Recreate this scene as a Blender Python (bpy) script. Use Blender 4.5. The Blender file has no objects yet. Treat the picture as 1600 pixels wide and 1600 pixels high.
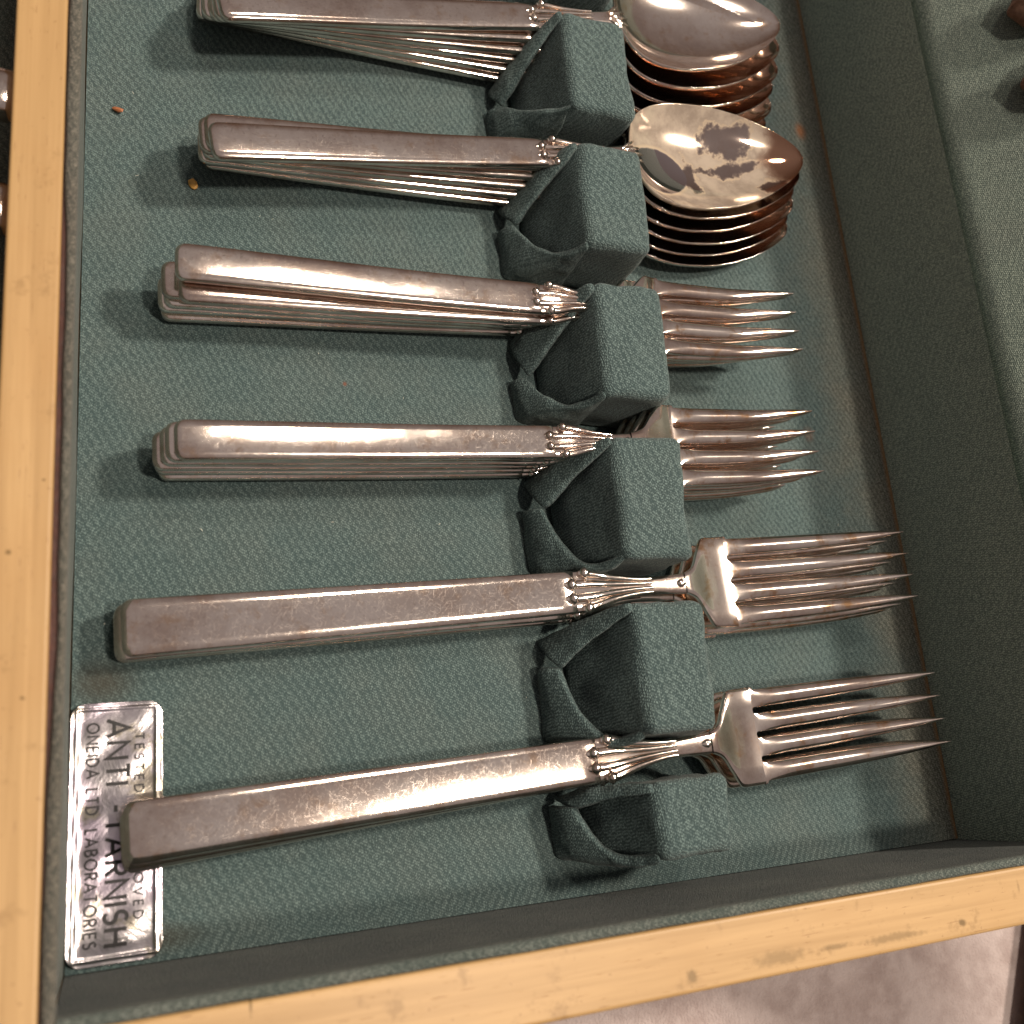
import bpy, bmesh, math, random
import numpy as np
from mathutils import Matrix, Vector
random.seed(7)
S = 0.01                                     # all shapes below are written in centimetres
scene = bpy.context.scene
C = scene.collection

# ------------------------------------------------------------------ camera
cam_d = bpy.data.cameras.new('camera'); cam = bpy.data.objects.new('camera', cam_d); C.objects.link(cam)
R = ((0.91727054, -0.01420995, -0.3980111), (-0.09482275, 0.96283256, -0.25290732), (0.38681184, 0.26972494, 0.88183051))
M = Matrix(R).to_4x4(); M.translation = Vector((0.5892769 * S, 2.5005563 * S, 20 * S))
cam.matrix_world = M
cam_d.sensor_width = 36; cam_d.lens = 1566.9 / 1600 * 36
cam_d.shift_x = -51.9 / 1600; cam_d.shift_y = -3.8 / 1600
cam_d.clip_start = 0.005; cam_d.clip_end = 50
cam_d.dof.use_dof = True; cam_d.dof.focus_distance = 0.222; cam_d.dof.aperture_fstop = 20
scene.camera = cam

# ------------------------------------------------------------------ world and lamps
w = bpy.data.worlds.new('World'); scene.world = w; w.use_nodes = True
nt = w.node_tree; bg = nt.nodes['Background']
tc = nt.nodes.new('ShaderNodeTexCoord'); sep = nt.nodes.new('ShaderNodeSeparateXYZ'); rp = nt.nodes.new('ShaderNodeValToRGB')
nt.links.new(tc.outputs['Generated'], sep.inputs[0]); nt.links.new(sep.outputs['Z'], rp.inputs[0])
rp.color_ramp.elements[0].position = 0.0; rp.color_ramp.elements[0].color = (0.20, 0.105, 0.06, 1)
rp.color_ramp.elements[1].position = 1.0; rp.color_ramp.elements[1].color = (0.68, 0.585, 0.555, 1)
nt.links.new(rp.outputs[0], bg.inputs[0]); bg.inputs[1].default_value = 0.42

def lamp(name, direction, dist, radius, power, col):
    d = Vector(direction).normalized()
    l = bpy.data.lights.new(name, 'AREA'); l.shape = 'DISK'; l.size = radius * 2; l.energy = power; l.color = col
    o = bpy.data.objects.new(name, l); C.objects.link(o)
    o.location = Vector((0.09, 0.09, 0)) + d * dist
    o.rotation_euler = d.to_track_quat('Z', 'Y').to_euler()
warm = (1.0, 0.86, 0.71)
lamp('ceiling_lamp', (0.74, 0.20, 1), 2.2, 0.11, 48, warm)
lamp('ceiling_lamp', (0.25, -0.17, 1), 1.9, 0.07, 22, warm)
lamp('ceiling_lamp', (0.13, 0.45, 1), 2.0, 0.13, 9, warm)
vs = scene.view_settings
vs.view_transform = 'Standard'; vs.look = 'None'; vs.exposure = 0.04; vs.gamma = 1
scene.cycles.max_bounces = 16; scene.cycles.glossy_bounces = 10
scene.render.resolution_x = scene.render.resolution_y = 1024

# ------------------------------------------------------------------ node helpers
class N:
    def __init__(s, name):
        s.m = bpy.data.materials.new(name); s.m.use_nodes = True
        s.t = s.m.node_tree; s.b = s.t.nodes['Principled BSDF']
        s.co = s.t.nodes.new('ShaderNodeTexCoord').outputs['Object']
    def n(s, typ, **kw):
        o = s.t.nodes.new('ShaderNode' + typ)
        for k, v in kw.items(): setattr(o, k, v)
        return o
    def l(s, a, b): s.t.links.new(a, b)
    def put(s, sock, v):
        if hasattr(v, 'is_linked') or hasattr(v, 'links'): s.l(v, sock)
        else: sock.default_value = v
    def map(s, scale=(1, 1, 1), rot=(0, 0, 0), loc=(0, 0, 0), src=None):
        m = s.n('Mapping'); s.l(src or s.co, m.inputs[0])
        if any(rot): m.vector_type = 'TEXTURE'; scale = tuple(1 / v for v in scale)      # turn first, then stretch
        m.inputs['Location'].default_value = loc; m.inputs['Rotation'].default_value = rot; m.inputs['Scale'].default_value = scale
        return m.outputs[0]
    def noise(s, scale, detail=3, rough=0.5, src=None, w=None, dist=0):
        o = s.n('TexNoise'); s.l(src or s.co, o.inputs['Vector'])
        if w is not None: o.noise_dimensions = '4D'; s.put(o.inputs['W'], w)
        o.inputs['Scale'].default_value = scale; o.inputs['Detail'].default_value = detail
        o.inputs['Roughness'].default_value = rough; o.inputs['Distortion'].default_value = dist
        return o.outputs['Fac']
    def vor(s, scale, src=None, feature='F1', rnd=1):
        o = s.n('TexVoronoi', feature=feature); s.l(src or s.co, o.inputs['Vector'])
        o.inputs['Scale'].default_value = scale; o.inputs['Randomness'].default_value = rnd
        return o.outputs['Distance']
    def math(s, op, a, b=0.0, clamp=False):
        o = s.n('Math', operation=op, use_clamp=clamp); s.put(o.inputs[0], a); s.put(o.inputs[1], b); return o.outputs[0]
    def ramp(s, f, a, b, ca=0.0, cb=1.0):
        o = s.n('MapRange', interpolation_type='SMOOTHSTEP'); s.put(o.inputs[0], f)
        for i, v in enumerate((a, b, ca, cb)): o.inputs[i + 1].default_value = v
        return o.outputs[0]
    def mix(s, f, a, b, mode='MIX'):
        o = s.n('Mix', data_type='RGBA', blend_type=mode); s.put(o.inputs[0], f)
        for i, v in ((6, a), (7, b)): s.put(o.inputs[i], v if not isinstance(v, tuple) or len(v) == 4 else (*v, 1))
        return o.outputs[2]
    def bump(s, h, strength, dist, prev=None):
        o = s.n('Bump'); s.put(o.inputs['Height'], h); o.inputs['Strength'].default_value = strength; o.inputs['Distance'].default_value = dist
        if prev: s.l(prev, o.inputs['Normal'])
        return o.outputs[0]
    def spot(s, x, y, rx, ry, soft=0.6, wob=0.0, nz=None):
        """mask of a stain with its own place in the surface (centimetres), ragged edge"""
        m = s.map(scale=(100 / rx, 100 / ry, 0), loc=(-x / rx, -y / ry, 0))
        o = s.n('VectorMath', operation='LENGTH'); s.l(m, o.inputs[0])
        v = o.outputs['Value']
        if wob: v = s.math('ADD', v, s.math('MULTIPLY', s.math('SUBTRACT', nz or s.noise(900, 3), 0.5), wob))
        return s.ramp(v, 1, 1 - soft, 0, 1)
    def done(s, color, rough=0.5, normal=None, metal=0.0, spec=0.5):
        s.put(s.b.inputs['Base Color'], color if not isinstance(color, tuple) else (*color, 1)); s.put(s.b.inputs['Roughness'], rough)
        s.b.inputs['Metallic'].default_value = metal; s.b.inputs['Specular IOR Level'].default_value = spec
        if normal: s.l(normal, s.b.inputs['Normal'])
        return s.m

def fabric(name, stains=(), tint=(1, 1, 1), worn=0.25, edge=None, grain=1.0, con=1.0):
    f = N(name)
    fl = f.noise(1500, 1)
    vo = f.n('TexVoronoi', feature='F1'); f.l(f.map((2050 / grain, 3600 / grain, 2900 / grain), rot=(0.12, 0.2, math.radians(62))), vo.inputs['Vector']); vo.inputs['Scale'].default_value = 1; vo.inputs['Randomness'].default_value = 0.5
    a = vo.outputs['Distance']; cs = f.n('SeparateXYZ'); f.l(vo.outputs['Color'], cs.inputs[0])
    dt = f.n('VectorMath', operation='DOT_PRODUCT'); f.l(f.co, dt.inputs[0]); dt.inputs[1].default_value = (3700, -1800, 2500)
    tw = f.math('SINE', f.math('ADD', dt.outputs['Value'], f.math('MULTIPLY', fl, 6.0)))
    th = f.ramp(a, 0.18, 0.66, 1, 0)
    th2 = f.math('MULTIPLY', th, f.math('ADD', f.math('MULTIPLY', cs.outputs[0], 0.6), f.math('ADD', 0.5, f.math('MULTIPLY', tw, 0.16))), clamp=True)
    mott = f.noise(55, 4, 0.6)
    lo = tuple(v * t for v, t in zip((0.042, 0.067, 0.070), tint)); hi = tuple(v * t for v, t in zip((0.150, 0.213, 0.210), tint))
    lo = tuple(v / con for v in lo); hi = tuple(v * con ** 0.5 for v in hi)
    col = f.mix(th2, lo, hi)
    col = f.mix(f.ramp(mott, 0.35, 0.75, 0, worn), col, f.mix(th2, (0.080, 0.090, 0.082), (0.245, 0.268, 0.245)))
    if edge:        # rubbed, yellowed fabric along an edge at x = edge
        sx = f.n('SeparateXYZ'); f.l(f.co, sx.inputs[0])
        e = f.ramp(f.math('ADD', sx.outputs[0], f.math('MULTIPLY', f.math('SUBTRACT', mott, 0.5), 0.03)), (edge - 2.4) * S, (edge - 0.1) * S, 0, 0.5)
        col = f.mix(e, col, f.mix(th2, (0.085, 0.072, 0.050), (0.34, 0.30, 0.23)))
        e2 = f.ramp(sx.outputs[0], (edge - 0.14) * S, edge * S, 0, 0.8)
        col = f.mix(e2, col, (0.26, 0.15, 0.06))
    for (x, y, rx, ry, c, k) in stains:
        col = f.mix(f.math('MULTIPLY', f.spot(x, y, rx, ry, 0.9, 0.8, mott), k), col, c)
    f.b.inputs['Sheen Weight'].default_value = 0.10; f.b.inputs['Sheen Roughness'].default_value = 0.5
    return f.done(col, 0.9, f.bump(th, 0.7, 0.00022), spec=0.12)

PATCH = ((12.75, 0.60, 0.75, 0.42), (13.3, 0.75, 0.55, 0.30), (12.75, -0.10, 0.95, 0.24), (11.62, -0.34, 0.22, 0.60), (13.9, -0.75, 0.5, 0.25))
def silver(name, tarnish=0.35, patches=False, rough=0.05, scratch=1.0, gold=0.7):
    f = N(name)
    oi = f.n('ObjectInfo'); cx = f.n('CombineXYZ'); r1 = f.math('MULTIPLY', oi.outputs['Random'], 3.7)
    f.l(r1, cx.inputs[0]); f.l(r1, cx.inputs[1])
    ad = f.n('VectorMath', operation='ADD'); f.l(f.co, ad.inputs[0]); f.l(cx.outputs[0], ad.inputs[1]); co = ad.outputs[0]
    big = f.noise(52, 6, 0.66, src=co)
    base = (0.92, 0.835, 0.765); brown = (0.40, 0.265, 0.21)
    t = f.math('MULTIPLY', f.ramp(big, 0.36, 0.68), tarnish)  # brown tarnish, deepened to stand in for dark room reflections
    col = f.mix(t, base, brown)
    col = f.mix(f.ramp(f.noise(230, 4, 0.65, src=co), 0.52, 0.72, 0, tarnish * gold), col, (0.60, 0.36, 0.19))  # orange tarnish blotches, also painting warm gold reflections into the metal
    scr = None
    for ang, st in ((0.04, 40), (0.85, 34), (-0.7, 38), (1.45, 32)):
        n = f.noise(1, 1, 0.5, src=f.map((430, 430 * st, 430), rot=(0, 0, ang), src=co))
        ln = f.ramp(n, 0.685, 0.745)
        scr = ln if scr is None else f.math('MAXIMUM', scr, ln)
    col = f.mix(f.math('MULTIPLY', scr, 0.32 * scratch), col, (0.95, 0.84, 0.74))
    fine = f.noise(1300, 2, 0.6, src=co)
    col = f.mix(f.ramp(fine, 0.56, 0.72, 0, 0.22 * scratch), col, (0.26, 0.17, 0.13))
    r = f.math('ADD', f.math('ADD', rough, f.math('MULTIPLY', big, 0.10)), f.math('MULTIPLY', scr, 0.10 * scratch))
    if patches:      # dried-on film of tarnish with ragged bare islands (places in the bowl, centimetres)
        wn = f.noise(150, 6, 0.66)
        isl = None
        for (x, y, rx, ry) in PATCH:
            m = f.spot(x, y, rx, ry, 0.45, 4.0, wn); isl = m if isl is None else f.math('MAXIMUM', isl, m)
        rim = None
        for (x, y, rx, ry) in PATCH:
            m = f.spot(x, y, rx + 0.06, ry + 0.06, 0.2, 4.0, wn); rim = m if rim is None else f.math('MAXIMUM', rim, m)
        disc = f.spot(10.62, -0.27, 0.92, 0.68, 0.06, 0.25, wn); disc2 = f.spot(10.62, -0.27, 1.02, 0.78, 0.1, 0.25, wn)
        tipm = f.spot(14.75, 0.1, 1.05, 1.6, 0.5, 0.7, wn)
        bare = f.mix(0.6, col, (0.42, 0.31, 0.27))
        film = f.mix(f.ramp(wn, 0.35, 0.65), (0.40, 0.33, 0.27), (0.64, 0.545, 0.44))
        col = f.mix(f.math('MAXIMUM', rim, disc2), film, (0.70, 0.57, 0.42))
        col = f.mix(isl, col, bare); col = f.mix(disc, col, (0.62, 0.56, 0.57)); col = f.mix(tipm, col, (0.42, 0.24, 0.16))
        met = f.math('MAXIMUM', f.math('MAXIMUM', isl, disc), f.math('MULTIPLY', tipm, 0.9)); f.l(f.math('ADD', 0.55, f.math('MULTIPLY', met, 0.45)), f.b.inputs['Metallic'])
        r = f.math('ADD', 0.10, f.math('MULTIPLY', met, -0.05))
    nrm = f.bump(f.noise(85, 1, 0.4, src=co), 0.16 * scratch, 0.0010)
    return f.done(col, r, nrm, metal=1.0)

def wood(name, along='x', marks=False, dark=1.0):
    f = N(name)
    st = (9, 300, 300) if along == 'x' else (300, 9, 300)
    g = f.noise(1, 5, 0.6, src=f.map(st), dist=0.4)
    st2 = (220, 4200, 4200) if along == 'x' else (4200, 220, 4200)
    pore = f.ramp(f.noise(1, 2, 0.5, src=f.map(st2)), 0.68, 0.74)
    blot = f.noise(35, 4, 0.6)
    a = tuple(v * dark for v in (0.345, 0.213, 0.089)); b = tuple(v * dark for v in (0.455, 0.293, 0.133))
    col = f.mix(f.ramp(g, 0.3, 0.7), a, b)
    col = f.mix(f.ramp(blot, 0.45, 0.8, 0, 0.35), col, tuple(v * dark for v in (0.35, 0.19, 0.065)))
    col = f.mix(f.math('MULTIPLY', pore, 0.75), col, (0.22, 0.11, 0.04))
    col = f.mix(f.ramp(f.noise(1, 3, 0.6, src=f.map((25, 1500, 1500) if along == 'x' else (1500, 25, 1500))), 0.5, 0.75, 0, 0.35), col, tuple(v * dark for v in (0.30, 0.18, 0.07)))
    col = f.mix(f.math('MULTIPLY', f.ramp(f.noise(900, 3, 0.6), 0.67, 0.75), 0.6), col, (0.16, 0.075, 0.025))
    col = f.mix(f.math('MULTIPLY', f.ramp(f.noise(120, 5, 0.75), 0.57, 0.70), 0.5), col, (0.21, 0.12, 0.042))
    if marks:
        for (x, y, rx, ry, k) in marks:
            col = f.mix(f.math('MULTIPLY', f.spot(x, y, rx, ry, 0.7, 1.1), k), col, (0.13, 0.075, 0.02))
    h = f.math('ADD', f.math('MULTIPLY', g, 0.3), f.math('MULTIPLY', pore, -1))
    f.b.inputs['Coat Weight'].default_value = 0.12; f.b.inputs['Coat Roughness'].default_value = 0.35
    return f.done(col, 0.48, f.bump(h, 0.25, 0.0003), spec=0.35)

def plain(name, c, rough=0.6, metal=0.0):
    f = N(name); n = f.noise(700, 4, 0.6)
    return f.done(f.mix(f.ramp(n, 0.3, 0.7), tuple(v * 0.75 for v in c), tuple(min(1, v * 1.2) for v in c)), rough, f.bump(n, 0.3, 0.0004), metal)

W, HW, HH = 19.76, 4.09, 2.2
M_floor = fabric('green_lining', stains=((19.0, 19.9, 0.28, 0.38, (0.28, 0.10, 0.03), 0.7), (0.5, 4.85, 0.8, 0.6, (0.05, 0.04, 0.028), 0.65),
                 (1.1, 0.35, 1.6, 0.35, (0.07, 0.055, 0.035), 0.5), (5.2, 11.0, 0.07, 0.08, (0.2, 0.06, 0.03), 0.8), (17.4, 10.4, 0.25, 0.3, (0.20, 0.10, 0.06), 0.4)), edge=W)
M_pad = fabric('green_holder_cloth', worn=0.10, grain=1.15, con=1.08)
M_side = fabric('worn_green_cloth', tint=(1.05, 0.90, 0.80), worn=0.6)
M_frontcloth = fabric('shaded_green_cloth', tint=(0.50, 0.47, 0.46), worn=0.35, grain=1.2, con=1.5)  # darker copy of the green cloth, shade of the front wall in its colour
M_back = fabric('brown_lit_cloth', tint=(4.0, 3.4, 2.95), worn=0.05)  # brown cloth, colour brightened to stand in for light missing on this wall
M_lip = fabric('rubbed_cloth_edge', tint=(1.05, 0.88, 0.80), worn=0.8)
M_lip2 = fabric('brown_rubbed_cloth_edge', tint=(1.35, 0.86, 0.72), worn=0.25)
M_lid = fabric('pale_lid_cloth', tint=(1.9, 1.6, 1.38), worn=0.3)  # paler and browner than the floor lining
M_sil = silver('worn_silver_plate', 0.62)
M_head = silver('bright_silver_plate', 0.7, rough=0.05, scratch=0.3, gold=1.4)
M_bowl = silver('tarnished_bowl_silver', 0.45, rough=0.04, scratch=0.35, gold=1.3)
M_film = silver('film_stained_silver', 0.4, patches=True, rough=0.03, scratch=0.4)
M_knife = plain('reflection_dark_steel', (0.13, 0.075, 0.05), 0.3, 0.7)  # brown room reflections put into the blade colour
M_wf = wood('blond_wood_front', 'x', marks=((13.9, -1.02, 1.0, 0.10, 0.55), (15.6, -1.0, 0.13, 0.09, 0.9), (11.4, -0.98, 0.75, 0.16, 0.5), (9.6, -1.0, 0.16, 0.14, 0.7),
              (17.2, -0.55, 0.05, 0.16, 0.4), (19.4, -1.06, 0.9, 0.07, 0.5), (2.5, -0.25, 0.03, 0.22, 0.9), (12.6, -0.98, 0.4, 0.07, 0.6)))
M_wd = wood('blond_wood_divider', 'y', marks=((-0.75, 6.3, 0.05, 0.05, 0.8), (-0.5, 4.2, 0.05, 0.04, 0.8), (-0.32, 7.4, 0.04, 0.03, 0.9), (-0.8, 1.4, 0.1, 0.12, 0.4)))
M_glue = plain('old_brown_glue', (0.075, 0.018, 0.008), 0.45)
M_ink = plain('black_ink', (0.008, 0.007, 0.009), 0.6)

# ------------------------------------------------------------------ mesh helpers
def mesh(name, verts, faces, mat, parent=None, smooth=True, mods=()):
    me = bpy.data.meshes.new(name)
    me.from_pydata([(x * S, y * S, z * S) for x, y, z in verts], [], faces)
    me.validate(); me.update()
    bm = bmesh.new(); bm.from_mesh(me); bmesh.ops.recalc_face_normals(bm, faces=bm.faces); bm.to_mesh(me); bm.free()
    if smooth: me.shade_smooth()
    me.materials.append(mat)
    o = bpy.data.objects.new(name, me); C.objects.link(o); o.parent = parent
    for typ, kw in mods:
        m = o.modifiers.new(typ, typ)
        for k, v in kw.items(): setattr(m, k, v)
    return o
def empty(name, loc=(0, 0, 0), rz=0.0):
    o = bpy.data.objects.new(name, None); C.objects.link(o); o.empty_display_size = 0.005
    o.location = [v * S for v in loc]; o.rotation_euler = (0, 0, rz); return o
def tag(o, label, cat, group=None):
    o['label'] = label; o['category'] = cat
    if group: o['group'] = group
def box_vf(x0, x1, y0, y1, z0, z1):
    v = [(x, y, z) for x in (x0, x1) for y in (y0, y1) for z in (z0, z1)]
    return v, [(0, 1, 3, 2), (4, 6, 7, 5), (0, 4, 5, 1), (2, 3, 7, 6), (0, 2, 6, 4), (1, 5, 7, 3)]
def box(name, b, mat, parent=None, bev=0.05, seg=2):
    v, f = box_vf(*b)
    return mesh(name, v, f, mat, parent, False, [('BEVEL', dict(width=bev * S, segments=seg, limit_method='ANGLE'))] if bev else ())
def grid_faces(nu, nv, close_v=False, off=0):
    F = []
    for i in range(nu - 1):
        for j in range(nv if close_v else nv - 1):
            k = (j + 1) % nv
            F.append((off + i * nv + j, off + i * nv + k, off + (i + 1) * nv + k, off + (i + 1) * nv + j))
    return F
def loft(rings, cap=True):
    nv = len(rings[0]); V = [p for r in rings for p in r]; F = grid_faces(len(rings), nv, True)
    if cap:         # end faces on vertices of their own, so that the shading does not smear round the edge
        for r in (rings[0], rings[-1]):
            F.append(tuple(range(len(V), len(V) + nv))); V = V + list(r)
    return V, F
class MB:
    def __init__(s): s.v = []; s.f = []
    def add(s, vf):
        o = len(s.v); s.v += vf[0]; s.f += [tuple(i + o for i in f) for f in vf[1]]
def pchip(xs, ys):
    xs = np.array(xs, float); ys = np.array(ys, float); h = np.diff(xs); d = np.diff(ys) / h
    m = np.zeros(len(xs)); m[0], m[-1] = d[0], d[-1]
    for i in range(1, len(xs) - 1): m[i] = 0 if d[i - 1] * d[i] <= 0 else 2 * d[i - 1] * d[i] / (d[i - 1] + d[i])
    def f(x):
        x = min(max(x, xs[0]), xs[-1]); i = min(int(np.searchsorted(xs, x, 'right')) - 1, len(h) - 1); t = (x - xs[i]) / h[i]
        return float((2*t**3-3*t**2+1)*ys[i] + (t**3-2*t**2+t)*h[i]*m[i] + (-2*t**3+3*t**2)*ys[i+1] + (t**3-t**2)*h[i]*m[i+1])
    return f

# ------------------------------------------------------------------ setting under the chest
f = N('mauve_carpet')
n1 = f.noise(42, 5, 0.65); n2 = f.noise(230, 3, 0.6)
col = f.mix(f.ramp(n1, 0.35, 0.68), (0.33, 0.265, 0.255), (0.50, 0.43, 0.42)); col = f.mix(f.ramp(n2, 0.4, 0.75, 0, 0.4), col, (0.56, 0.49, 0.48))
M_carpet = f.done(col, 0.95, f.bump(f.math('ADD', n2, f.noise(1500, 2)), 0.5, 0.001), spec=0.1)
g = mesh('carpet', [(-300, -300, -4), (300, -300, -4), (300, 300, -4), (-300, 300, -4)], [(0, 1, 2, 3)], M_carpet); g['kind'] = 'structure'
M_dark = wood('dark_brown_wood', 'y', dark=0.16)

# ------------------------------------------------------------------ the chest
YB = 33.0
chest = empty('cutlery_chest'); tag(chest, 'blond wood cutlery chest lined with green anti-tarnish cloth, seen from above', 'chest')
fl = []
nx, ny = 60, 90
for i in range(nx + 1):
    for j in range(ny + 1):
        x = W * i / nx; y = YB * j / ny
        b = 0.018 * math.sin(x * 1.1 + 0.4 * y) * math.sin(y * 0.6 + 1) + 0.012 * math.sin(0.9 * x - 1.3 * y)
        e = min(x, W - x, y) / 0.8; b *= min(1, max(0, e)); b += 0.10 * max(0, 1 - min(W - x, y) / 0.30) ** 2
        fl.append((x, y, b - 0.03))
mesh('floor_lining', fl, grid_faces(nx + 1, ny + 1), M_floor, chest)
box('base_board', (-0.96, W + 0.3, -1.26, YB, -1.6, -0.2), M_wf, chest)
# front wall: wood, cloth lining, cloth edge
box('front_wall', (-0.12, W + 1.2, -1.267, -0.19, -1.55, HW), M_wf, chest, 0.07, 3)
def sheet(name, fn, nu, nv, mat, parent, thick=0.0):
    V = [fn(i / (nu - 1), j / (nv - 1)) for i in range(nu) for j in range(nv)]
    return mesh(name, V, grid_faces(nu, nv), mat, parent, True, [('SOLIDIFY', dict(thickness=thick * S, offset=-1))] if thick else ())
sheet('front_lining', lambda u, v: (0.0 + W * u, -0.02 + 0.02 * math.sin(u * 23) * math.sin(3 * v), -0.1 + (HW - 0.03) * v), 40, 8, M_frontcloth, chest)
def cord(name, path, ry, rz, mat, parent, axis, wob=0.02, seed=1, seg=12, n=160):
    rnd = random.Random(seed); ph = [rnd.uniform(0, 6.28) for _ in range(6)]
    rings = []
    for i in range(n):
        t = i / (n - 1); a, bq, z, r = path(t)
        q = wob * (math.sin(t * 37 + ph[0]) + 0.7 * math.sin(t * 71 + ph[1]) + 0.5 * math.sin(t * 133 + ph[2])) / 2
        ring = []
        for k in range(seg):
            th = 2 * math.pi * k / seg; cy, cz = math.cos(th), math.sin(th)
            cy = math.copysign(abs(cy) ** 0.6, cy); cz = math.copysign(abs(cz) ** 0.6, cz)
            yy = bq + (ry * r + (q if cy < 0 else 0)) * cy; zz = z + rz * cz + 0.3 * q
            ring.append((a, yy, zz) if axis == 'x' else (yy, a, zz))
        rings.append(ring)
    return mesh(name, *loft(rings), mat, parent)
cord('front_cloth_edge', lambda t: (0.04 + (W + 0.9) * t, -0.095, HW - 0.12, 1), 0.092, 0.17, M_lip, chest, 'x', 0.012, 3)
# divider on the left
box('divider_wall', (-0.965, -0.19, -1.262, YB, -1.4, HW + 0.01), M_wd, chest, 0.05, 3)
sheet('divider_lining', lambda u, v: (-0.02 + 0.012 * math.sin(u * 31), YB * u, -0.1 + (HW - 0.05) * v), 60, 6, M_side, chest)
box('glue_line', (-0.188, -0.03, -1.2, YB, HW - 0.6, HW - 0.10), M_glue, chest, 0)
cord('divider_cloth_edge', lambda t: (-1.25 + (YB + 1.25) * t, -0.066 + 0.034 * math.exp(-((t - 0.25) / 0.13) ** 4), HW - 0.10, 1 - 0.34 * math.exp(-((t - 0.25) / 0.13) ** 4)), 0.098, 0.15, M_lip2, chest, 'y', 0.022, 5, 12, 260)
# back wall on the right, and the open lid beyond it
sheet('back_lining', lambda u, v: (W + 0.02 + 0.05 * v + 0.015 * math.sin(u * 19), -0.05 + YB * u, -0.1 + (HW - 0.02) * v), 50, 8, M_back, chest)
box('back_wall', (W + 0.14, W + 1.2, -0.18, YB, -1.55, HW - 0.75), M_wf, chest, 0.05)
LT = math.radians(46)
def lid_pt(d, y, h):        # d up the lid from the hinge, h proud of its cloth
    return (W + 0.42 + d * math.sin(LT) - h * math.cos(LT), y, HW + 0.02 + d * math.cos(LT) + h * math.sin(LT))
def lid_fn(u, v):
    d = 24 * v ** 1.6 - 0.42; sag = 0.10 * math.sin(u * 9 + 2 * v) * math.sin(5 * v)
    edge = -0.30 * max(0, 1 - (d + 0.42) / 0.5) ** 2
    return lid_pt(d, -1.2 + (YB + 1.2) * u, edge + sag * 0.6)
lid = sheet('lid_lining', lid_fn, 60, 50, M_lid, chest)
V = [lid_pt(d, y, h) for d in (0.5, 24.3) for y in (-1.26, YB) for h in (-0.3, -1.2)]
mesh('lid_board', V, box_vf(0, 1, 0, 1, 0, 1)[1], M_wf, chest, False)
# left compartment beyond the divider
box('side_front_wall', (-12.6, -0.97, -1.258, -0.19, -1.55, HW - 0.01), M_wf, chest, 0.07, 3)
box('side_end_wall', (-13.6, -12.05, -1.262, YB, -1.55, HW - 0.015), M_wd, chest, 0.07, 3)
box('side_base_board', (-12.6, -0.97, -1.25, YB, -1.6, -0.2), M_wf, chest)
sheet('side_compartment_lining', lambda u, v: (-12 + 11.03 * v, -1.2 + (YB + 1.2) * u, -0.02), 30, 10, M_side, chest)

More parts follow.
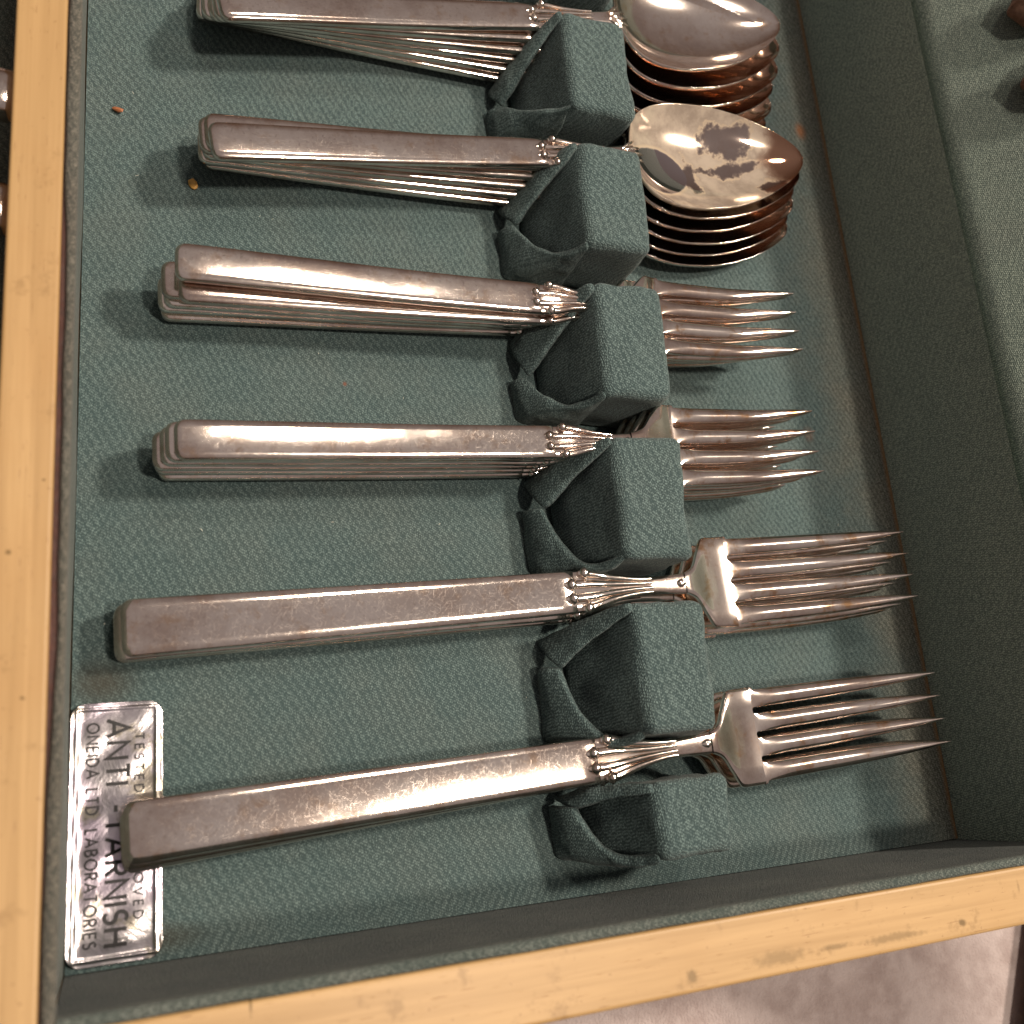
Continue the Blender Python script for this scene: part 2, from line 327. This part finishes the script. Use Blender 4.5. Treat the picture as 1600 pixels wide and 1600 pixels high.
# ------------------------------------------------------------------ cloth-covered holders standing on the chest floor
X0, X1, XB = 10.37, 12.05, 9.10
puck = bpy.data.textures.new('puckered_cloth', 'CLOUDS'); puck.noise_scale = 0.0075; puck.noise_depth = 2
DISP = lambda k: ('DISPLACE', dict(texture=puck, texture_coords='GLOBAL', strength=k * S, mid_level=0.5))
def bez(p, q, r, t): return tuple((1 - t) ** 2 * a + 2 * t * (1 - t) * b + t * t * c for a, b, c in zip(p, q, r))
def lerp(p, q, t): return tuple(a + (b - a) * t for a, b in zip(p, q))
def holder(i, yb, dep, ym, az, sag, narrow):
    yf = yb - dep; rnd = random.Random(i * 11 + 3)
    h = empty('cutlery_holder', (0, 0, 0)); h.parent = chest
    if i in LBL: h['label'] = LBL[i]
    # padded block: one smooth cloth-covered body, its sloping end a little hollow
    def j(a): return rnd.uniform(-a, a)
    jj = [(j(0.03), j(0.03), j(0.025)) for _ in range(4)]
    V = []; nu, nv = 13, 13
    T = [(X0, yb, HH), (X1, yb, HH), (X1, yf, HH), (X0, yf, HH)]; T = [tuple(p + q for p, q in zip(t, k)) for t, k in zip(T, jj)]
    G0 = [(X0 - 0.72, yb - narrow * 0.62, -0.05), (X1 + 0.05, yb + 0.02, -0.05), (X1 + 0.05, yf - 0.02, -0.05), (X0 - 0.72, yf + 0.14, -0.05)]
    o = mesh('block', T + G0, [(0, 3, 2, 1), (0, 1, 5, 4), (1, 2, 6, 5), (2, 3, 7, 6), (3, 0, 4, 7), (4, 5, 6, 7)], M_pad, h, True,
             [('BEVEL', dict(width=0.22 * S, segments=5, limit_method='ANGLE')), ('SUBSURF', dict(subdivision_type='SIMPLE', levels=2, render_levels=3)), DISP(0.16)])
    A = (XB + 0.20, ym, az); B = (X0 - 0.02, yb - 0.07, HH - 0.06); Cc = (X0 - 0.02, yf + 0.07, HH - 0.06)
    BL = (XB + 0.10, yb - narrow, -0.10); FL = (XB + 0.06, yf + 0.22, -0.06)
    # back fold of cloth, tucked round the corner
    Vg = []; nu, nv = 16, 8
    for a in range(nu):
        t = a / (nu - 1)
        m1 = lerp(BL, B, 0.5); m2 = lerp(A, B, 0.5)
        p = bez(BL, (m1[0] - 0.16, m1[1] + 0.10, m1[2] + 0.05), B, t)
        q = bez(A, (m2[0] + 0.02, m2[1] + 0.10 - 0.1 * sag, m2[2] + 0.02), (B[0] + 0.02, B[1] - 0.16, B[2] + 0.01), t)
        for b in range(nv):
            s = b / (nv - 1); r = lerp(p, q, s); k = 0.10 * math.sin(math.pi * s) * (1 - t) ** 0.6
            Vg.append((r[0] - k, r[1] + 0.2 * k, r[2] + k * 0.6))
    mods = lambda th: [('SOLIDIFY', dict(thickness=th * S, offset=0)), ('SUBSURF', dict(levels=1, render_levels=2)), DISP(0.13)]
    mesh('back_fold', Vg, grid_faces(nu, nv), M_pad, h, True, mods(0.17))
    # front fold of cloth, its lip hanging in a round curve across the hollow
    Vg = []; nu, nv = 28, 10
    md = (0.5 * (A[0] + Cc[0]) - 0.02, yf + 0.10 + (1 - sag) * 0.35, 1.36 - 0.12 * sag)
    ct = tuple(2 * m - 0.5 * (p + q) for m, p, q in zip(md, A, Cc))
    for a in range(nu):
        t = a / (nu - 1)
        q = bez((A[0] - 0.02, A[1] + 0.04, A[2] - 0.05), ct, Cc, t)
        if t < 0.38: p = lerp((XB + 0.04, ym + 0.10, -0.06), FL, t / 0.38)
        else: p = lerp(FL, (X0 + 0.12, yf - 0.0, -0.06), (t - 0.38) / 0.62)
        for b in range(nv):
            s = b / (nv - 1); r = lerp(p, q, s); k = 0.17 * math.sin(math.pi * s) * (1 - t) ** 0.7
            Vg.append((r[0] - 0.75 * k, r[1] - 0.55 * k * min(1, t * 3), r[2] + 0.25 * k))
    mesh('front_fold', Vg, grid_faces(nu, nv), M_pad, h, True, mods(0.20))
    return h
LBL = {6: 'narrow end holder beside the front wall', 1: 'holder with a flat, closed pocket between the two spoon stacks'}
YT, PITCH, DEP = 20.124, 3.596, 2.735
for i in range(0, 6):
    yb = YT - PITCH * (i - 1)
    ym = yb - (1.3, 1.75, 1.5, 1.75, 1.28, 1.18)[i]; az = (0.55, 0.45, 0.6, 0.5, 0.68, 0.72)[i]; sag = (0.5, 0.2, 0.55, 1.0, 0.9, 0.85)[i]
    holder(i, yb, DEP, ym, az, sag, (0.8, 1.05, 0.77, 0.64, 0.5, 0.5)[i])
holder(6, YT - PITCH * 5 + 0.033, 1.522, 1.75, 0.8, 0.8, 0.22)

# ------------------------------------------------------------------ foil label with its writing
def arc(cx, cy, rx, ry, a0, a1, n=10): return [(cx + rx * math.cos(math.radians(a0 + (a1 - a0) * i / n)), cy + ry * math.sin(math.radians(a0 + (a1 - a0) * i / n))) for i in range(n + 1)]
G = {'A': (.78, [[(0, 0), (.39, 1), (.78, 0)], [(.14, .33), (.64, .33)]]), 'N': (.72, [[(0, 0), (0, 1), (.72, 0), (.72, 1)]]), 'T': (.6, [[(0, 1), (.6, 1)], [(.3, 1), (.3, 0)]]),
     'I': (.0, [[(0, 0), (0, 1)]]), 'R': (.55, [[(0, 0), (0, 1)], [(0, 1), (.28, 1)] + arc(.28, .74, .26, .26, 90, -90) + [(0, .48)], [(.25, .48), (.56, 0)]]),
     'S': (.5, [arc(.26, .75, .23, .25, 40, 270, 12) + arc(.25, .26, .25, .26, 88, -140, 12)]), 'H': (.66, [[(0, 0), (0, 1)], [(.66, 0), (.66, 1)], [(0, .52), (.66, .52)]]),
     'O': (.92, [arc(.46, .5, .46, .5, 90, 450, 24)]), 'E': (.46, [[(.46, 1), (0, 1), (0, 0), (.46, 0)], [(0, .52), (.4, .52)]]),
     'D': (.68, [[(0, 0), (0, 1), (.2, 1)] + arc(.2, .5, .48, .5, 90, -90, 14) + [(0, 0)]]), 'L': (.42, [[(0, 1), (0, 0), (.42, 0)]]),
     'B': (.52, [[(0, 0), (0, 1), (.24, 1)] + arc(.24, .76, .24, .24, 90, -90, 8) + [(0, .52)], [(.2, .52), (.26, .52)] + arc(.26, .26, .26, .26, 90, -90, 8) + [(0, 0)]]),
     'V': (.7, [[(0, 1), (.35, 0), (.7, 1)]]), 'P': (.52, [[(0, 0), (0, 1), (.26, 1)] + arc(.26, .73, .26, .27, 90, -90) + [(0, .46)]]),
     '-': (.3, [[(0, .45), (.3, .45)]]), '.': (.06, [[(0, .0), (.06, .0)]]), '&': (.6, [[(.6, 0), (.14, .72)] + arc(.28, .82, .15, .17, 200, -40, 8) + [(.1, .42)] + arc(.24, .22, .22, .22, 150, 360, 10)]), ' ': (.4, [])}
def ribbon(pts, wd, z):
    P = [Vector((p[0], p[1])) for p in pts]; V = []; F = []
    for i, p in enumerate(P):
        a = (P[i] - P[i - 1]).normalized() if i else (P[1] - P[0]).normalized(); b = (P[i + 1] - P[i]).normalized() if i < len(P) - 1 else a
        t = (a + b); t = t.normalized() if t.length > 1e-5 else a
        nrm = Vector((-t.y, t.x)); k = 1 / max(0.45, nrm.dot(Vector((-a.y, a.x))))
        for sgn in (1, -1): V.append((p.x + nrm.x * wd * k * sgn, p.y + nrm.y * wd * k * sgn, z))
    for i in range(len(P) - 1): F.append((2 * i, 2 * i + 1, 2 * i + 3, 2 * i + 2))
    return V, F
def line_of_text(txt, u0, u1, v0, hgt, wd, gap, parent):
    tot = sum(G[c][0] + gap for c in txt) - gap; sc = (u1 - u0) / tot; mb = MB(); u = 0; k = 0
    for c in txt:
        for st in G[c][1]:
            V, F = ribbon([((u + a) * sc, b * hgt) for a, b in st], wd, 0); k += 1
            mb.add(([(-0.005 + v0 + y, 4.47 - (u0 + x), foil_z(v0 + y, u0 + x) + 0.013 + 0.0006 * (k % 5)) for x, y, _ in V], F))
        u += G[c][0] + gap
    return mesh('lettering', mb.v, mb.f, M_ink, parent, False)
FW, FLn, FR = 1.54, 4.40, 0.27
def foil_z(v, u):
    e = min(v, FW - v, u, FLn - u); b = 0.02 * math.exp(-((e - 0.11) / 0.028) ** 2)
    return 0.055 + b + 0.010 * math.sin(u * 2.3 + v * 3) * math.sin(v * 4.1) + 0.006 * math.sin(u * 9 + 5 * v) + (0.04 * max(0, (u - 4.0) / 0.4) ** 2) + 0.05 * max(0, 1 - v / 0.25) ** 2
f = N('crinkled_foil')
wr = f.noise(150, 5, 0.7, dist=0.6)
M_foil = f.done(f.mix(f.ramp(f.noise(110, 4, 0.6), 0.52, 0.60), f.mix(f.ramp(f.noise(60, 2), 0.4, 0.6), (0.62, 0.59, 0.61), (0.52, 0.45, 0.54)), (0.48, 0.44, 0.38)),
                f.math('ADD', 0.15, f.math('MULTIPLY', f.noise(500, 3), 0.14)), f.bump(wr, 0.18, 0.0009), metal=1.0)
V = []; nu, nv = 180, 70
def rr(u, v):      # squeeze the grid into a rounded rectangle
    hx, hy = FW / 2, FLn / 2; x = v - hx; y = u - hy; ex = max(0, abs(y) - (hy - FR))
    lim = hx - FR + math.sqrt(max(0, FR * FR - ex * ex)); return x * lim / hx + hx, u
for a in range(nu):
    u = FLn * (0.5 - 0.5 * math.cos(math.pi * a / (nu - 1))) * 0.35 + FLn * a / (nu - 1) * 0.65
    for b in range(nv):
        vv, uu = rr(u, FW * b / (nv - 1)); V.append((-0.005 + vv, 4.47 - uu, foil_z(vv, uu)))
stk = mesh('foil_sticker', V, grid_faces(nu, nv), M_foil, chest, True, [('SOLIDIFY', dict(thickness=0.012 * S, offset=-1))])
stk['label'] = 'silver foil label reading ANTI-TARNISH stuck in the corner'
line_of_text('ANTI -TARNISH', 0.32, 4.10, 0.60, 0.36, 0.031, 0.30, stk)
line_of_text('ONEIDA LTD. LABORATORIES', 0.36, 4.10, 0.28, 0.19, 0.016, 0.34, stk)
line_of_text('TESTED & APPROVED', 0.58, 3.72, 1.07, 0.145, 0.013, 0.52, stk)

# ------------------------------------------------------------------ flatware
SEC = [(-1, -.25), (-.99, .30), (-.965, .66), (-.92, .86), (-.6, .95), (-.2, 1), (.2, 1), (.6, .95), (.92, .86), (.965, .66), (.99, .30), (1, -.25), (.95, -.75), (.82, -1), (.3, -1), (-.3, -1), (-.82, -1), (-.95, -.75)]
def section(x, zc, hw, ht, dish=0.0):
    return [(x, a * hw, zc + b * ht + dish * (a * a)) for a, b in SEC]
def build_handle(L, w0, w1, zf, root):
    rings = []
    xs = [0.0, 0.012, 0.03, 0.06, 0.10, 0.15, 0.22, 0.32, 0.45, 0.6, 0.8] + list(np.linspace(1.0, L, 24))
    r = 0.20
    for x in xs:
        hw = (w0 + (w1 - w0) * x / L) / 2
        if x < r: hw -= r - math.sqrt(max(0, r * r - (r - x) ** 2))
        ht = 0.105 * (0.35 + 0.65 * min(1, (x + 0.01) / 0.08) ** 0.5)
        rings.append(section(x, zf(x), hw, ht))
    rings.append(section(L + 0.03, zf(L), w1 / 2 * 0.99, 0.09))
    return mesh('handle', *loft(rings), M_sil, root)
def tube(path, rads, seg=8, flat=1.0):
    rings = []
    P = [Vector(p) for p in path]
    for i, p in enumerate(P):
        t = (P[min(i + 1, len(P) - 1)] - P[max(i - 1, 0)]).normalized(); s = Vector((0, 0, 1)).cross(t).normalized(); u = t.cross(s)
        rings.append([tuple(p + (s * math.cos(2 * math.pi * k / seg) + u * flat * math.sin(2 * math.pi * k / seg)) * rads[i]) for k in range(seg)])
    return loft(rings)
def build_neck(L, wS, xn, wn, xe, we, zf, root, spoon=False):
    # scalloped end of the handle, waist, reeds with bead heads
    fw = pchip([L - 0.3, L, L + 0.3, L + 0.9, xn, xe], [wS * 0.96, wS * 0.98, wS * 0.96, wS * 0.62, wn, we])
    rings = [section(x, zf(x) - 0.025, fw(x) / 2, 0.088 if x < xn else 0.10) for x in np.linspace(L - 0.3, xe, 28)]
    o = mesh('neck', *loft(rings), M_sil, root)
    mb = MB(); n = 14; xr = xn + (xe - xn) * 0.35
    for yy, st in ((-0.46, 0.34), (-0.165, 0.0), (0.165, 0.0), (0.46, 0.34)):
        path = []; rads = []
        for i in range(n):
            t = i / (n - 1); x = L + st - 0.20 + (xr - L - st) * t
            half = fw(x) / 2; y = yy * wS * (half / (wS / 2)) * (1 - 0.10 * t) * (0.93 if abs(yy) > 0.3 else 1.0)
            path.append((x, y, zf(x) + 0.075)); rads.append(0.118 * wS * (1 - 0.66 * t) * (0.6 if i == 0 else 1))
        mb.add(tube(path, rads, 8, 0.75))
        b = path[1]
        mb.add(tube([(b[0] - 0.08 * wS, b[1], b[2] - 0.02), (b[0] - 0.055 * wS, b[1], b[2] + 0.015), (b[0], b[1], b[2] + 0.03), (b[0] + 0.055 * wS, b[1], b[2] + 0.02), (b[0] + 0.1 * wS, b[1], b[2] - 0.01)],
                    [0.05 * wS, 0.12 * wS, 0.155 * wS, 0.125 * wS, 0.06 * wS], 8, 0.9))
    if not spoon:
        mb.add(tube([(xe - 0.28, 0, zf(xe - 0.28) + 0.05), (xe - 0.14, 0, zf(xe - 0.14) + 0.115), (xe - 0.02, 0, zf(xe) + 0.09)], [0.03, 0.10, 0.03], 10, 0.6))
    mesh('shell_ornament', mb.v, mb.f, M_sil, o)
    return o
def build_fork(kind):
    root = empty('dinner_fork' if kind == 'd' else 'salad_fork')
    if kind == 'd': L, w0, w1, xn, xe, xs, xt, tip, HWd = 8.75, 1.06, 0.91, 10.4, 11.45, 12.12, 12.72, 17.5, 2.10
    else: L, w0, w1, xn, xe, xs, xt, tip, HWd = 7.5, 0.79, 0.73, 8.9, 9.4, 10.3, 10.62, 14.2, 1.98
    zf = pchip([0, 0.5, L * 0.5, L, (L + xn) / 2, xe, xs, xt, (xt + tip) / 2, tip], [0.155, 0.175, 0.20, 0.32, 0.40, 0.36, 0.19, 0.11, 0.20, 0.62])
    build_handle(L, w0, w1, zf, root)
    build_neck(L, w1, xn, 0.37, xe, 0.46, zf, root)
    fw = pchip([xe, xe + (xs - xe) * 0.35, xe + (xs - xe) * 0.7, xs, xs + 0.12, xt], [0.46, 0.70, 1.45, HWd * 0.97, HWd * 0.99, HWd])
    rings = []
    for x in np.concatenate([np.linspace(xe - 0.02, xs + 0.1, 18), np.linspace(xs + 0.2, xt, 4)]):
        t = (x - xe) / (xt - xe)
        rings.append(section(x, zf(x), fw(x) / 2, 0.10 - 0.01 * t, 0.05 * min(1, max(0, t) * 1.3)))
    head = mesh('head', *loft(rings, False), M_head, root)
    p = HWd / 4; gap = 0.13
    crown = pchip([-1, -.945, -.88, -.6, -.2, .2, .6, .88, .945, 1], [.5, .66, .85, .94, 1, 1, .94, .85, .66, .5])
    for k in range(4):
        yc = (k - 1.5) * p; rings = []
        xs_ = [xt - 0.002, xt + 0.004, xt + 0.012, xt + 0.03, xt + 0.055, xt + 0.085] + list(np.linspace(xt + 0.16, tip, 22))
        for x in xs_:
            t = (x - xt) / (tip - xt); full = p / 2; run = p / 2 - gap / 2
            if x <= xt: lo = hi = full - 0.0005
            else:
                fil = gap / 2 * (1 - math.sqrt(max(0, 1 - (1 - min(1, (x - xt) / (gap / 2))) ** 2)))
                hw = run * (1 - 0.74 * max(0, t) ** 2.8) * (1 - 0.75 * max(0, (t - 0.93) / 0.07) ** 2) + fil; lo = hi = hw
                if k == 0: lo = min(hw, full) if fil < 1e-4 else full - gap * 0.42 * min(1, (x - xt) / 0.3)
                if k == 3: hi = min(hw, full) if fil < 1e-4 else full - gap * 0.42 * min(1, (x - xt) / 0.3)
            ht = 0.09 * (1 - 0.45 * max(0, t)); rnd = min(1, max(0, x - xt) / 0.7); rnd = rnd * rnd * (3 - 2 * rnd); off = 0.05 * ((yc / (HWd / 2)) ** 2)
            ring = []
            for a, b in SEC:
                hw = lo if a < 0 else hi
                bb = b if abs(a) > 0.97 else (1 - rnd) * crown((yc + a * hw) / (HWd / 2)) + rnd * b if b > 0 else b
                z = bb * ht + (0.035 * (1 - a * a) * rnd if b > 0 else 0) + off * rnd + (1 - rnd) * 0.05 * (((yc + a * hw) / (HWd / 2)) ** 2)
                if b > 0 and rnd > 0: z -= 0.025 * a * a * rnd
                ring.append((x, yc + a * hw, zf(x) + z))
            rings.append(ring)
        mesh('tine', *loft(rings, False), M_head, head)
    return root
def build_spoon():
    root = empty('spoon'); L, xn, xe, tip = 7.45, 8.9, 9.75, 14.9
    zf = pchip([0, 0.5, L * 0.5, L, xn, xe, xe + 0.5], [0.155, 0.175, 0.20, 0.32, 0.41, 0.44, 0.42])
    build_handle(L, 0.84, 0.72, zf, root); build_neck(L, 0.72, xn, 0.34, xe + 0.1, 0.46, zf, root, True)
    BL = tip - xe; Vt = []; Vb = []; nu, nv = 34, 25
    out = pchip([0, 0.012, 0.04, 0.10, 0.2, 0.33, 0.48, 0.65, 0.8, 0.9, 0.96, 0.99, 1], [0.22, 0.42, 0.82, 1.16, 1.38, 1.47, 1.43, 1.24, 0.93, 0.63, 0.38, 0.18, 0.0])
    rim = pchip([0, 0.15, 0.5, 1], [0.48, 0.49, 0.53, 0.67])
    for i in range(nu):
        t = 0.5 - 0.5 * math.cos(math.pi * i / (nu - 1)); hw = max(0.004, out(t)); x = xe + BL * t
        dep = 0.52 * max(0, (t * (1 - t) * 4)) ** 0.62 * (1.04 - 0.25 * (t - 0.3))
        for jj in range(nv):
            a = -1 + 2 * jj / (nv - 1); a = math.sin(a * math.pi / 2)
            z = rim(t) - dep * (1 - abs(a) ** 2.3)
            Vt.append((x, a * hw, z + 0.03)); Vb.append((x, a * hw * 0.99, z - 0.02 - 0.085 * min(1, hw / 0.9)))
    F = grid_faces(nu, nv); o = len(Vt); F += [tuple(o + q for q in reversed(g)) for g in grid_faces(nu, nv)]
    ring = [i * nv for i in range(nu)] + [(nu - 1) * nv + j for j in range(1, nv)] + [i * nv + nv - 1 for i in range(nu - 2, -1, -1)] + list(range(nv - 2, 0, -1))
    for q in range(len(ring)): a, b = ring[q], ring[(q + 1) % len(ring)]; F.append((a, b, b + o, a + o))
    bowl = mesh('bowl', Vt + Vb, F, M_bowl, root, True)
    mb = MB()
    for k in range(5):
        y = (k - 2) * 0.085; n = 6; path = []
        for i in range(n):
            t = i / (n - 1); path.append((xe - 0.25 + 0.62 * t * (1 - 0.06 * (k - 2) ** 2), y * (0.6 + 1.7 * t), 0.52 - 0.10 * t * t))
        mb.add(tube(path, [0.02, 0.04, 0.045, 0.045, 0.038, 0.012], 8, 0.8))
    mesh('drop_ornament', mb.v, mb.f, M_sil, bowl)
    return root
def build_knife():
    root = empty('table_knife'); L = 8.6
    zf = lambda x: 0.3
    rings = []
    for x in [0, 0.02, 0.06, 0.12, 0.2, 0.4] + list(np.linspace(0.8, L, 14)) + [L + 0.15]:
        hw = 0.44 - 0.07 * x / L
        if x < 0.2: hw -= 0.2 - math.sqrt(max(0, 0.04 - (0.2 - x) ** 2))
        rings.append(section(x, 0.3, hw, 0.26 * (0.4 + 0.6 * min(1, (x + 0.02) / 0.2) ** 0.5)))
    mesh('handle', *loft(rings), M_sil, root)
    up = pchip([L, L + 1, L + 6, L + 10.4, L + 11.4, L + 11.8], [0.30, 0.62, 0.78, 0.80, 0.62, 0.05])
    rings = [[(x, up(x) * 1.0 - 0.0, 0.32), (x, up(x), 0.28), (x, -up(x) * 0.9, 0.29), (x, -up(x) * 0.9, 0.31), (x, 0, 0.36)] for x in np.concatenate([np.linspace(L + 0.1, L + 10.4, 16), np.linspace(L + 10.6, L + 11.8, 12)])]
    mesh('blade', *loft(rings), M_knife, root)
    return root
def copy_tree(o, parent=None):
    c = o.copy(); C.objects.link(c); c.parent = parent
    for ch in list(o.children): copy_tree(ch, c)
    return c
proto = {'d': build_fork('d'), 's': build_fork('s'), 'p': build_spoon(), 'k': build_knife()}
used = set()
def place(kind, x, y, z, deg, label, cat, group, tilt=0.0, roll=0.0):
    o = proto[kind] if kind not in used else copy_tree(proto[kind]); used.add(kind)
    o.location = (x * S, y * S, z * S); o.rotation_euler = (math.radians(roll), math.radians(-tilt), math.radians(deg)); tag(o, label, cat, group)
    return o
ORD = {0: 'top', 1: 'second', 2: 'third', 3: 'fourth', 4: 'fifth', 5: 'bottom'}
def stack(kind, rows, where, cat, group, tops):
    n = len(rows); res = []
    for i, r in enumerate(rows):          # rows run from the bottom up
        k = n - 1 - i
        lab = tops if k == 0 else ('bottom %s lying on the cloth in %s' if i == 0 else ORD[k] + ' %s from the top in %s') % (cat, where)
        res.append(place(kind, *r[:4], lab, cat, group, *(r[4:])))
    return res
dz = 0.275
fan = lambda a, b, n: [a + (b - a) * i / (n - 1) for i in range(n)]
def rows(n, xs, ys, degs, z0, dz, tilts=None):
    return [(xs[i], ys[i], z0 + dz * i, degs[i], tilts[i] if tilts else 0.0) for i in range(n)]
stack('p', rows(6, [2.20, 2.28, 2.26, 2.38, 2.44, 2.52], [19.83, 19.62, 19.40, 19.17, 18.95, 18.72], [-2.2, 0.2, 2.8, 5.3, 8.2, 11.2], 0.08, dz, [0, -.16, -.32, -.5, -.65, -.8]),
      'the stack cut off by the top edge', 'spoon', 'spoons in the cut-off stack', 'clean tarnish-dark top spoon of the stack cut off by the photo\'s top edge')
s2 = stack('p', rows(6, [2.30, 2.18, 2.24, 2.16, 2.26, 2.32], [16.05, 15.98, 15.92, 15.86, 15.76, 15.36], [0.0, 1.1, 2.3, 3.6, 5.2, 7.8], 0.08, dz, [0, -.16, -.32, -.5, -.65, -.8]),
      'the spoon stack under the blotched bowl', 'spoon', 'spoons under the blotched bowl', 'top spoon with a bowl blotched by pale and brown tarnish patches')
for ch in s2[-1].children:
    if ch.name.startswith('bowl'):
        ch.data = ch.data.copy(); ch.data.materials[0] = M_film
stack('s', rows(6, [1.46, 1.40, 1.50, 1.44, 1.74, 1.66], [12.41, 12.46, 12.44, 12.50, 12.30, 12.62], [2.0, 1.6, 1.3, 1.1, 1.1, -0.5], 0.03, dz),
      'the short-fork stack just below the spoons', 'fork', 'short forks just below the spoons', 'top short fork just below the spoon stacks, its handle shoved back askew')
stack('s', rows(6, [1.42, 1.34, 1.30, 1.42, 1.50, 1.64], [9.03, 9.06, 9.05, 9.06, 9.05, 9.0], [1.6, 1.4, 1.5, 1.4, 1.5, 1.7], 0.03, dz),
      'the neat short-fork stack in mid-picture', 'fork', 'short forks in mid-picture', 'top short fork of the neat stack in mid-picture, dulled brown near its neck')
stack('d', rows(3, [0.68, 0.70, 0.80], [5.67, 5.66, 5.68], [2.3, 2.5, 2.75], 0.04, 0.30, [0.0, 0.7, 1.4]),
      'the long-fork stack above the foil label', 'fork', 'long forks above the foil label', 'top long fork lying just above the foil label, not touching it')
stack('d', rows(3, [0.84, 0.84, 0.88], [2.02, 2.08, 2.18], [3.8, 3.5, 3.05], 0.10, 0.30, [0.0, 0.7, 1.4]),
      'the long-fork stack lying over the foil label', 'fork', 'long forks over the foil label', 'top long fork whose handle end lies over the foil label')

# pieces glimpsed outside the tray
for (y, deg, lab, x) in ((15.15, 174, 'bright silver handle end poking out at the far left beyond the divider', -0.99), (12.85, 177, 'lower brownish handle end at the far left beyond the divider', -0.99)):
    place('k', x, y, 2.0, deg, lab, 'knife', 'knives beyond the divider')
for (d, y, lab) in ((1.72, 19.85, 'dark knife tip pointing down the lid lining in the top right corner'), (1.62, 17.75, 'lower dark knife tip at the right edge on the lid lining')):
    o = place('k', 0, 0, 0, 0, lab, 'knife', 'knives in the lid')
    up = Vector((math.sin(LT), 0, math.cos(LT))); nrm = Vector((-math.cos(LT), 0, math.sin(LT)))
    xa = -up; ya = nrm.cross(xa)
    m = Matrix((xa, ya, nrm)).transposed().to_4x4(); m.translation = Vector([v * S for v in lid_pt(d + 20.4, y, 0.05)]); o.matrix_world = m

# ------------------------------------------------------------------ crumbs on the cloth
def flake(x, y, z, rx, ry, deg, col, label, cat, seed):
    rnd = random.Random(seed); V = []; n = 9
    for zz, s in ((0, 0.85), (0.05, 1.0), (0.075, 0.6)):
        for k in range(n):
            a = 2 * math.pi * k / n; r = s * (0.75 + 0.35 * rnd.random()); V.append((rx * r * math.cos(a), ry * r * math.sin(a), zz + 0.02 * math.cos(a)))
    F = grid_faces(3, n, True) + [tuple(range(n)), tuple(range(2 * n, 3 * n))]
    o = mesh(cat + '_flake', V, F, plain(cat + '_flake_colour', col, 0.5), None, False); o.location = (x * S, y * S, z * S); o.rotation_euler = (0, 0, math.radians(deg))
    tag(o, label, 'flake'); return o
flake(0.62, 16.9, 0.0, 0.13, 0.055, -15, (0.33, 0.12, 0.05), 'small curled brown flake near the divider at upper left', 'bark', 3)
flake(2.12, 15.35, 0.0, 0.09, 0.15, 35, (0.62, 0.33, 0.08), 'tiny orange flake beside the handle ends of the blotched spoon stack', 'varnish', 5)
# dark brown furniture edge at the lower right
t = empty('dark_wood_stand', (0, 0, 0)); tag(t, 'dark brown wooden board edge at the lower right corner over the carpet', 'stand')
V, F = box_vf(0, 14, -30, 9, -0.55, 0)
mesh('top_board', V, F, M_dark, t, False, [('BEVEL', dict(width=0.12 * S, segments=3, limit_method='ANGLE'))])
V, F = box_vf(0.35, 13.6, -29.6, 8.6, -0.99, -0.54)
mesh('plinth', V, F, M_dark, t, False)
t.location = (25.6 * S, -3.25 * S, -3.0 * S); t.rotation_euler = (0, 0, math.radians(-26))

# specks of lint on the cloth
mb = MB(); rnd = random.Random(12)
for i in range(46):
    x, y = rnd.uniform(0.4, 19.2), rnd.uniform(0.4, 21); a = rnd.uniform(0, 6.28); ln = rnd.uniform(0.02, 0.07); b = rnd.uniform(-0.8, 0.8)
    P = [(x + ln * t * math.cos(a + b * t), y + ln * t * math.sin(a + b * t), 0.045 + 0.03 * t) for t in (0, 0.35, 0.7, 1)]
    mb.add(tube(P, [0.004, 0.007, 0.006, 0.003], 5))
o = mesh('lint', mb.v, mb.f, plain('pale_lint', (0.55, 0.55, 0.48), 0.9)); o['kind'] = 'stuff'
tag(o, 'pale specks of lint scattered over the green cloth', 'lint')
